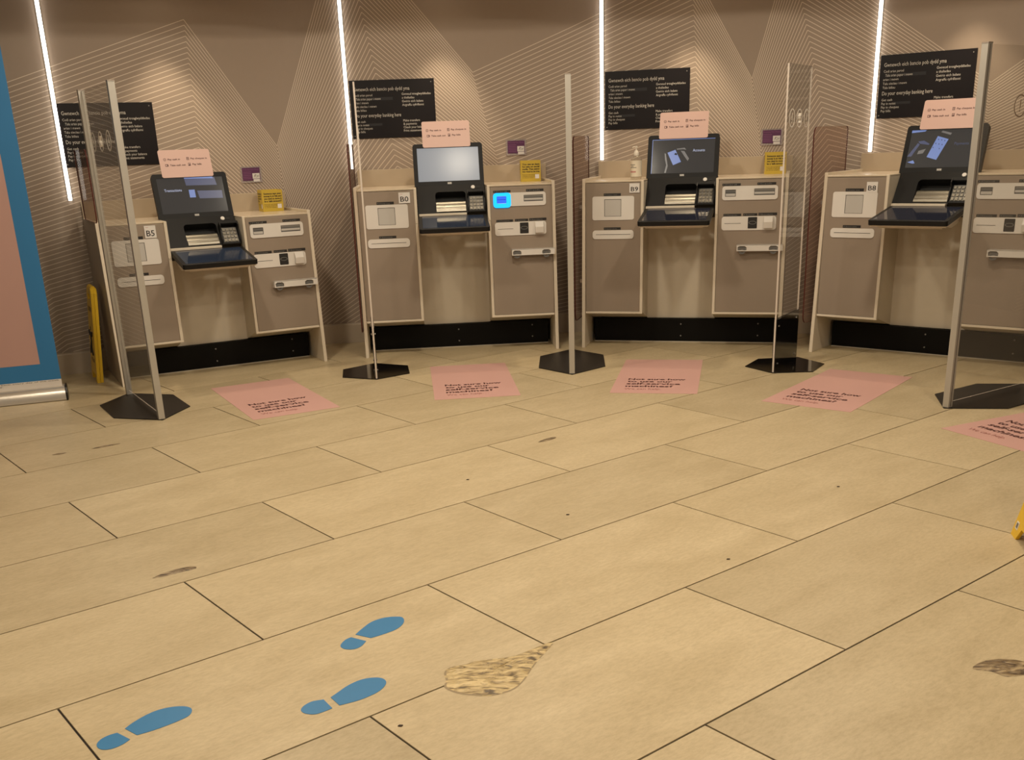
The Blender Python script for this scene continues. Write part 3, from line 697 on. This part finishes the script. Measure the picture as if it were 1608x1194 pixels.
# ------------------------------------------------------------------ free-standing screens
def stand_frame(cx, cy, ax, ay):
    return atan2(ay, ax)
def circles(par, f, uc, v, r, gap, m, flip=1):
    for q in (-1, 0, 1):
        mb = MB(); u = uc + q * gap; mb.ring(f, u, v, r * .86, r, .0003, .0010, m, 26)
        if q == 0:
            for s in (-.5, 0, .5): mb.tube([f(u + s * r * .7 + r * .12 * sin(a * 1.3), v - r * .5 + a * r / 6, .0008) for a in range(7)], r * .045, m, 5)
        else:
            mb.box(f, u - r * .07, v - r * .25, u + r * .07, v + r * .55, .0003, .0009, m); mb.disc(f, u, v - r * .45, r * .09, .0003, .0009, m, 8)
        mb.build('symbol', par)
decal = mat('etched_symbol', (.78, .72, .64), .5)
decald = mat('etched_symbol_dark', (.33, .25, .19), .5)
def post_screen(ctr, ang, label, circ_u, dm, flip, hp=.390):
    t = thing('dividing_screen', label, 'screen', (*ctr, 0), ang, 'clear dividing screens with metal posts')
    mb = MB(); hx = [(.420, 0), (.190, .215), (-.190, .215), (-.420, 0), (-.190, -.215), (.190, -.215)]
    mb.prism(hx[::-1] if False else hx, FLOORF, 0, .006, basem); mb.build('base_plate', t, bevel=.001)
    for s in (-1, 1):
        mb = MB(); x = s * hp
        mb.box(FLOORF, x - .017, -.017, x + .017, .017, .006, 1.738, alu)
        mb.box(FLOORF, x - .018, -.018, x + .018, .018, 1.738, 1.744, mat('post_cap', (.30, .25, .21), .5))
        for g in (-.0175, .0172): mb.box(FLOORF, x - .003, g, x + .003, g + .0003, .01, 1.735, mat('post_groove', (.12, .10, .09), .5))
        mb.build('post', t, bevel=.001)
    mb = MB(); mb.box(XZ(.003), -hp + .017, .03, hp - .017, 1.735, 0, .006, glass, edge); gp = mb.build('clear_panel', t)
    mb = MB(); f = XZ(-.0035) if flip < 0 else frame((0, .0035, 0), (-1, 0, 0), (0, 0, 1))
    circles(gp, f, circ_u, 1.464, .053, .200, dm)
def frameless(ctr, ang, label):
    t = thing('dividing_screen', label, 'screen', (*ctr, 0), ang, 'frameless clear dividing screens')
    mb = MB(); hx = [(.265, 0), (.115, .215), (-.135, .215), (-.262, 0), (-.135, -.215), (.115, -.215)]
    mb.prism(hx, FLOORF, 0, .006, blackac); mb.build('base_plate', t, bevel=.001)
    mb = MB(); mb.box(XZ(.004), -.25, .30, .20, 1.745, 0, .010, glass, edge); gp = mb.build('clear_panel', t)
    mb = MB(); mb.box(XZ(.008), -.25, .006, .20, .325, 0, .004, blackac); mb.box(XZ(-.006), -.25, .006, .20, .325, 0, .004, blackac)
    mb.box(XZ(.004), -.252, .006, -.249, .325, 0, .010, edge); mb.build('black_kick_panel', t)
    for x in (-.2, .15):
        for z in (.05, .28):
            mb = MB(); mb.tube([(x, -.014, z), (x, .012, z)], .006, silver, 10); mb.build('bolt', t)
    mb = MB()
    f = frame((0, .0045, 0), (-1, 0, 0), (0, 0, 1)) if False else XZ(-.0065)
    circles(gp, f, -.012, 1.459, .052, .142, decal)
post_screen((-2.1176, 5.9693), radians(120.82), 'clear screen with two grey posts on black base in front of machine B5', -.040, decal, 1, .3935)
post_screen((.4495, 6.829), radians(86.3), 'clear screen seen edge-on as one slim grey post between machines B0 and B9', 0, decal, 1)
post_screen((2.628, 5.468), atan2(5.59126 - 5.23386, 2.86376 - 2.31461), 'clear screen with thick grey front post in front of machine B8, rightmost', .13, decald, -1)
frameless((1.772, 6.462), atan2(6.6286 - 6.2516, 1.87372 - 1.639), 'frameless clear screen with black foot panel right of machine B9')
frameless((-.8440, 6.737), atan2(.44, -.056), 'frameless clear screen seen almost edge-on left of machine B0')

# ------------------------------------------------------------------ floor vinyls
def floor_sheet(k, pts, label, c=None, ang=None):
    if pts:
        P = [Vector(p) for p in pts]; e = (P[1] - P[0]) + (P[2] - P[3]); ang = atan2(e.y, e.x); ctr = sum(P, Vector((0, 0))) / 4
        o = ctr - Vector((cos(ang), sin(ang))) * .25 - Vector((-sin(ang), cos(ang))) * .487
    else: o = Vector(c)
    t = thing('floor_sticker', label, 'floor sticker', (o.x, o.y, 0), ang, 'pink floor stickers in front of the machines')
    mb = MB(); mb.box(FLOORF, 0, 0, .50, .975, .0003, .0012, pinkfloor); mb.build('vinyl_sheet', t)
    mb = MB(); f = frame((0, 0, .0012), (1, 0, 0), (0, 1, 0))
    for s_, v, wd in (('Not sure how', .350, .344), ('to use our', .288, .268), ('self-service', .226, .318), ('machines?', .160, .278)):
        mb.text(s_, f, .074, v, .060, redink, wd, .0004, .030)
    mb.text('We can help.', f, .074, .090, .050, mat('maroon_thin_ink', (.30, .09, .07), .5), .215, .0004)
    mb.build('print', t)
floor_sheet('B5', [(-1.351, 5.513), (-.936, 5.778), (-1.42, 6.616), (-1.857, 6.427)], 'pink floor sticker in front of machine B5, leftmost of the five')
floor_sheet('B0', [(-.396, 5.839), (.104, 5.89), (-.006, 6.878), (-.511, 6.841)], 'pink floor sticker in front of machine B0')
floor_sheet('B9', [(.581, 5.889), (1.071, 5.777), (1.326, 6.711), (.826, 6.818)], 'pink floor sticker in front of machine B9')
floor_sheet('B8', [(1.383, 5.548), (1.77, 5.24), (2.43, 5.975), (2.013, 6.313)], 'pink floor sticker in front of machine B8')
floor_sheet('X', None, 'pink floor sticker cut off by the right edge of the picture', (2.110, 4.863), radians(-65.5))

FP = [([[-1.002, 2.32], [-0.991, 2.348], [-0.969, 2.384], [-0.945, 2.408], [-0.912, 2.422], [-0.88, 2.423], [-0.86, 2.413], [-0.852, 2.396], [-0.854, 2.373], [-0.872, 2.351], [-0.896, 2.329], [-0.926, 2.306], [-0.96, 2.286]], [[-1.015, 2.301], [-0.971, 2.267], [-0.983, 2.244], [-1.003, 2.226], [-1.026, 2.224], [-1.042, 2.236], [-1.049, 2.254], [-1.045, 2.275], [-1.032, 2.291]], 'blue footprint sticker nearest the bottom left corner of the floor'),
      ([[-0.495, 2.442], [-0.478, 2.47], [-0.457, 2.504], [-0.428, 2.532], [-0.397, 2.543], [-0.37, 2.539], [-0.355, 2.52], [-0.356, 2.494], [-0.369, 2.465], [-0.392, 2.441], [-0.421, 2.419], [-0.465, 2.398]], [[-0.512, 2.432], [-0.482, 2.385], [-0.501, 2.369], [-0.523, 2.357], [-0.549, 2.363], [-0.563, 2.38], [-0.559, 2.403], [-0.541, 2.424]], 'blue footprint sticker between the other two, left of the chipped patch'),
      ([[-0.477, 2.818], [-0.461, 2.858], [-0.438, 2.902], [-0.404, 2.928], [-0.371, 2.934], [-0.348, 2.929], [-0.338, 2.907], [-0.341, 2.874], [-0.359, 2.841], [-0.392, 2.813], [-0.428, 2.79]], [[-0.488, 2.8], [-0.439, 2.771], [-0.45, 2.738], [-0.469, 2.721], [-0.494, 2.723], [-0.51, 2.739], [-0.511, 2.759], [-0.502, 2.785]], 'blue footprint sticker farthest from the viewer')]
def corners_smooth(pts, sharp, n=4):
    """closed outline, smoothed except at the straight instep edge between the last and first points"""
    out = []; P = [Vector(p) for p in pts]; N = len(P)
    for i in range(N - 1):
        p1, p2 = P[i], P[i + 1]; p0 = P[i - 1] if i > 0 else p1 + (p1 - p2); p3 = P[i + 2] if i + 2 < N else p2 + (p2 - p1)
        for s in range(n):
            t = s / n; v = .5 * ((2 * p1) + (p2 - p0) * t + (2 * p0 - 5 * p1 + 4 * p2 - p3) * t * t + (3 * p1 - p0 - 3 * p2 + p3) * t ** 3); out.append((v.x, v.y))
    out.append((P[-1].x, P[-1].y)); return out
for sole, heel, lb in FP:
    c = Vector((sum(p[0] for p in sole) / len(sole), sum(p[1] for p in sole) / len(sole)))
    t = thing('footprint_sticker', lb, 'footprint sticker', (c.x, c.y, 0), 0, 'blue footprint stickers')
    mb = MB(); mb.prism(corners_smooth([(x - c.x, y - c.y) for x, y in sole], 1)[::-1], FLOORF, .0003, .0011, blue); mb.build('sole', t)
    hl = [(x - c.x, y - c.y) for x, y in heel]; hl = hl[1:] + hl[:1]
    mb = MB(); mb.prism(corners_smooth(hl, 1)[::-1], FLOORF, .0003, .0011, blue); mb.build('heel', t)

# damaged spots in the tiles
def resin_material(name, c0, c1, c2):
    m = bpy.data.materials.new(name); m.use_nodes = True; N, L = nodes(m); b = N['Principled BSDF']
    tc = N.new('ShaderNodeTexCoord'); mp = N.new('ShaderNodeMapping'); mp.inputs['Rotation'].default_value = (0, 0, -.6); mp.inputs['Scale'].default_value = (18, 52, 30)
    L.new(tc.outputs['Object'], mp.inputs['Vector'])
    n1 = N.new('ShaderNodeTexNoise'); n1.inputs['Scale'].default_value = 1.0; n1.inputs['Detail'].default_value = 6; n1.inputs['Distortion'].default_value = 1.2; L.new(mp.outputs[0], n1.inputs['Vector'])
    cr = N.new('ShaderNodeValToRGB'); e = cr.color_ramp.elements; e[0].position = .34; e[0].color = (*c0, 1); e[1].position = .62; e[1].color = (*c2, 1)
    q = cr.color_ramp.elements.new(.45); q.color = (*c1, 1)
    L.new(n1.outputs[0], cr.inputs[0]); L.new(cr.outputs[0], b.inputs['Base Color']); b.inputs['Roughness'].default_value = .35
    bp = N.new('ShaderNodeBump'); bp.inputs['Strength'].default_value = .9; bp.inputs['Distance'].default_value = .006; L.new(n1.outputs[0], bp.inputs['Height']); L.new(bp.outputs[0], b.inputs['Normal'])
    return m
def blob(name, outline, m, label, cat, h=.002, seed=1, rim=None):
    random.seed(seed); out = catmull(outline, 3); c = Vector((sum(p[0] for p in out) / len(out), sum(p[1] for p in out) / len(out)))
    t = thing(name, label, cat, (c.x, c.y, 0)); mb = MB(); N_ = len(out); R_ = 9; i = mb.mi(m); j = mb.mi(rim) if rim else i
    cen = mb.bm.verts.new((0, 0, h)); prev = None
    for r in range(1, R_ + 1):
        s = r / R_ if r != R_ - 1 else .955; z0 = h * (1 - max(0, (s - .75) / .25))
        ring = [mb.bm.verts.new(((p[0] - c.x) * s, (p[1] - c.y) * s, max(.0004, z0 + (random.uniform(-.35, .35) * h if r < R_ else 0) + (0 if r < R_ else -.0)))) for p in out]
        for q in range(N_):
            if prev is None: mb._face([cen, ring[q], ring[(q + 1) % N_]], i)
            else: mb._face([prev[q], ring[q], ring[(q + 1) % N_], prev[(q + 1) % N_]], j if (r >= R_ and random.random() < .7) else i)
        prev = ring
    mb.build('resin_fill' if 'patch' in name else 'chip_surface', t); return t
patch = [[0.113, 2.713], [0.091, 2.664], [0.062, 2.602], [0.041, 2.548], [0.024, 2.5], [-0.005, 2.45], [-0.053, 2.423], [-0.091, 2.42], [-0.142, 2.432], [-0.173, 2.45], [-0.194, 2.475], [-0.191, 2.511], [-0.198, 2.555], [-0.184, 2.587], [-0.141, 2.601], [-0.12, 2.616], [-0.08, 2.625], [-0.034, 2.633], [0.001, 2.644], [0.042, 2.674], [0.091, 2.712]][::-1]
blob('floor_repair_patch', patch, resin_material('chipped_resin', (.10, .065, .028), (.40, .29, .13), (.66, .51, .26)), 'rough chipped yellowish repair patch in the floor tile right of the footprints', 'floor damage', .003, 3, mat('patch_rim', (.30, .225, .125), .6))
chipm = resin_material('chipped_tile', (.05, .03, .018), (.17, .115, .06), (.40, .30, .17))
def chip(pts, label, seed): blob('tile_chip', pts[::-1], chipm, label, 'floor damage', .0012, seed)
chip([(-1.246, 3.322), (-1.20, 3.385), (-1.135, 3.42), (-1.115, 3.395), (-1.17, 3.36), (-1.20, 3.335)], 'dark chipped mark on the left floor tiles above the footprints', 5)
chip([(1.228, 2.470), (1.265, 2.505), (1.32, 2.52), (1.38, 2.50), (1.375, 2.44), (1.30, 2.42), (1.27, 2.452)], 'brown chipped mark on the tile at the right picture edge', 6)
chip([(.150, 4.875), (.18, 4.93), (.235, 4.965), (.240, 4.94), (.20, 4.90)], 'small chipped mark on the tile in front of machine B0', 7)
chip([(-2.10, 5.06), (-2.06, 5.11), (-1.98, 5.15), (-2.0, 5.12), (-2.06, 5.07)], 'small chipped mark on the tile in front of the left black screen base', 8)
chip([(-2.26, 4.97), (-2.24, 5.0), (-2.20, 5.005), (-2.22, 4.975)], 'tiny dark mark on the tile near the blue banner', 9)
for (x, y), lb in (((.745, 3.30), 'dark crumb on the tile right of centre, beyond the repair patch'), ((.225, 3.814), 'dark crumb on the middle floor tiles, near a tile corner'), ((-.179, 4.314), 'tiny dark crumb on the floor tile left of the middle'), ((1.352, 4.034), 'dark crumb on the right floor tiles below the B8 floor sticker'), ((-.296, 2.284), 'dark crumb near the bottom edge, right of the footprints')):
    mb = MB(); mb.prism([(-.006, -.002), (.004, -.004), (.008, .002), (-.002, .004)], FLOORF, 0.0, .003, mat('crumb', (.04, .02, .01), .7)); o = mb.build('crumb', bevel=.0008); o.location = (x, y, .0002); tag(o, lb, 'crumb')

# ------------------------------------------------------------------ roll-up banner
be = Vector((.93990, .34144)); bang = atan2(be.y, be.x)
t = thing('roll_up_banner', 'blue roll-up banner with pink panel in a silver base at the left picture edge', 'banner', (-2.673, 6.22, 0), bang)
mb = MB(); pr = [(-.005, .004), (-.003, .045), (.012, .072), (.030, .082), (.075, .086), (.100, .060), (.105, .004)]
mb.prism(pr, YZ(), -.87, 0.0, bannersilver); mb.build('base_housing', t, smooth=True)
for x in (0.0, -.882): mb = MB(); mb.prism([(-.008, 0), (-.006, .048), (.010, .076), (.030, .088), (.080, .09), (.106, .064), (.110, 0)], YZ(), x, x + .012, black); mb.build('end_cap', t, bevel=.003)
mb = MB(); mb.box(XZ(.045), -.855, .078, -.012, .125, 0, .0015, bannerwhite)
mb.text('You can use our self-service machines to bank every day of the week', XZ(.043), -.84, .1165, .0085, ink, .815, .0006); mb.text('Terms and conditions apply. Ask our staff.', XZ(.043), -.84, .1035, .0085, ink, .50, .0006); mb.build('header_strip', t)
mb = MB(); mb.box(XZ(.047), -.855, .123, -.012, 2.02, 0, .0012, bannerblue); g = mb.build('graphic', t)
mb = MB(); mb.box(XZ(.0455), -.742, .225, -.114, 1.42, 0, .0004, bannerpink); mb.build('pink_panel', g)
mb = MB(); mb.box(XZ(.052), -.86, 2.015, -.008, 2.04, 0, .014, bannersilver); mb.build('top_rail', t)
mb = MB(); mb.tube([(-.43, .06, .08), (-.43, .056, 2.02)], .008, alu, 10); mb.build('pole', t)

# ------------------------------------------------------------------ yellow wet-floor signs
def sign_leaf(mb, f, wd, h, flip=1, th=.012):
    """one leaf of an A-frame: u across, v up, with foot arch and a hand hole"""
    o = [(0, 0), (.060, 0), (.085, .045), (wd - .085, .045), (wd - .060, 0), (wd, 0), (wd - .030, h - .03), (wd - .06, h), (.06, h), (.030, h - .03)]
    hl = rr(wd / 2 - .045, h - .075, wd / 2 + .045, h - .04, .012)
    mb.holed(o, [hl], f, -th, 0, yplastic)
def leaf_print(f, wd, h):
    mb = MB(); mb.text('CAUTION', f, wd / 2 - .07, h - .15, .040, redink, .14, .0006, .03); mb.text('WET FLOOR', f, wd / 2 - .075, .12, .034, redink, .15, .0006, .03)
    # slipping figure
    fig = [[(-.02, .30), (.01, .26), (.0, .21), (.05, .17)], [(.01, .26), (-.04, .22), (-.06, .17)], [(-.015, .31), (.04, .29), (.06, .32)], [(-.02, .31), (-.06, .29), (-.08, .32)]]
    for pth in fig: mb.tube([f(wd / 2 + u, v, .002) for u, v in pth], .006, ink, 6)
    mb.disc(f, wd / 2 - .022, .335, .014, .0005, .002, ink, 12)
    return mb
# folded one leaning on the side of the leftmost machine
t = thing('wet_floor_sign', 'folded yellow wet floor sign leaning on the left side of machine B5', 'wet floor sign', kw('B5', -.125, .235, 0), K['B5'][2], 'yellow wet floor signs')
f = frame((0, .285, 0), (0, -1, 0), (.055, 0, .60))            # outward normal = -x
mb = MB(); sign_leaf(mb, f, .285, .60, th=.019); a_ = mb.build('leaf', t, bevel=.002); leaf_print(f, .285, .60).build('print', a_)
mb = MB(); sign_leaf(mb, lambda u, v, d: f(u, v, d - .020), .285, .60, th=.019)
mb.build('leaf', t, bevel=.002)
mb = MB(); mb.tube([f(.06, .598, -.019), f(.225, .598, -.019)], .017, yplastic, 10); mb.build('hinge', t)
# open one at the right edge
d_ = Vector((-.2, -.98)).normalized(); ang = atan2(d_.y, d_.x)
t = thing('wet_floor_sign', 'open yellow wet floor sign whose foot shows at the right picture edge', 'wet floor sign', (1.787, 3.447, 0), ang, 'yellow wet floor signs')
# local x along d_, local +y to its left (= away to the right of the picture); outward face looks to -y
f = frame((0, 0, 0), (1, 0, 0), (0, .135, .60)); g = frame((.285, .270, 0), (-1, 0, 0), (0, -.135, .60))
mb = MB(); sign_leaf(mb, f, .285, .60); a_ = mb.build('leaf', t, bevel=.002); leaf_print(f, .285, .60).build('print', a_)
mb = MB(); mb.box(f, .020, .030, .048, .058, .0002, .0010, paper); mb.box(f, .025, .035, .043, .053, .0010, .0013, qrgrey); mb.build('small_label', a_)
mb = MB(); sign_leaf(mb, g, .285, .60); a_ = mb.build('leaf', t, bevel=.002); leaf_print(g, .285, .60).build('print', a_)
mb = MB(); mb.tube([(.06, .135, .592), (.225, .135, .592)], .016, yplastic, 10); mb.build('hinge', t)
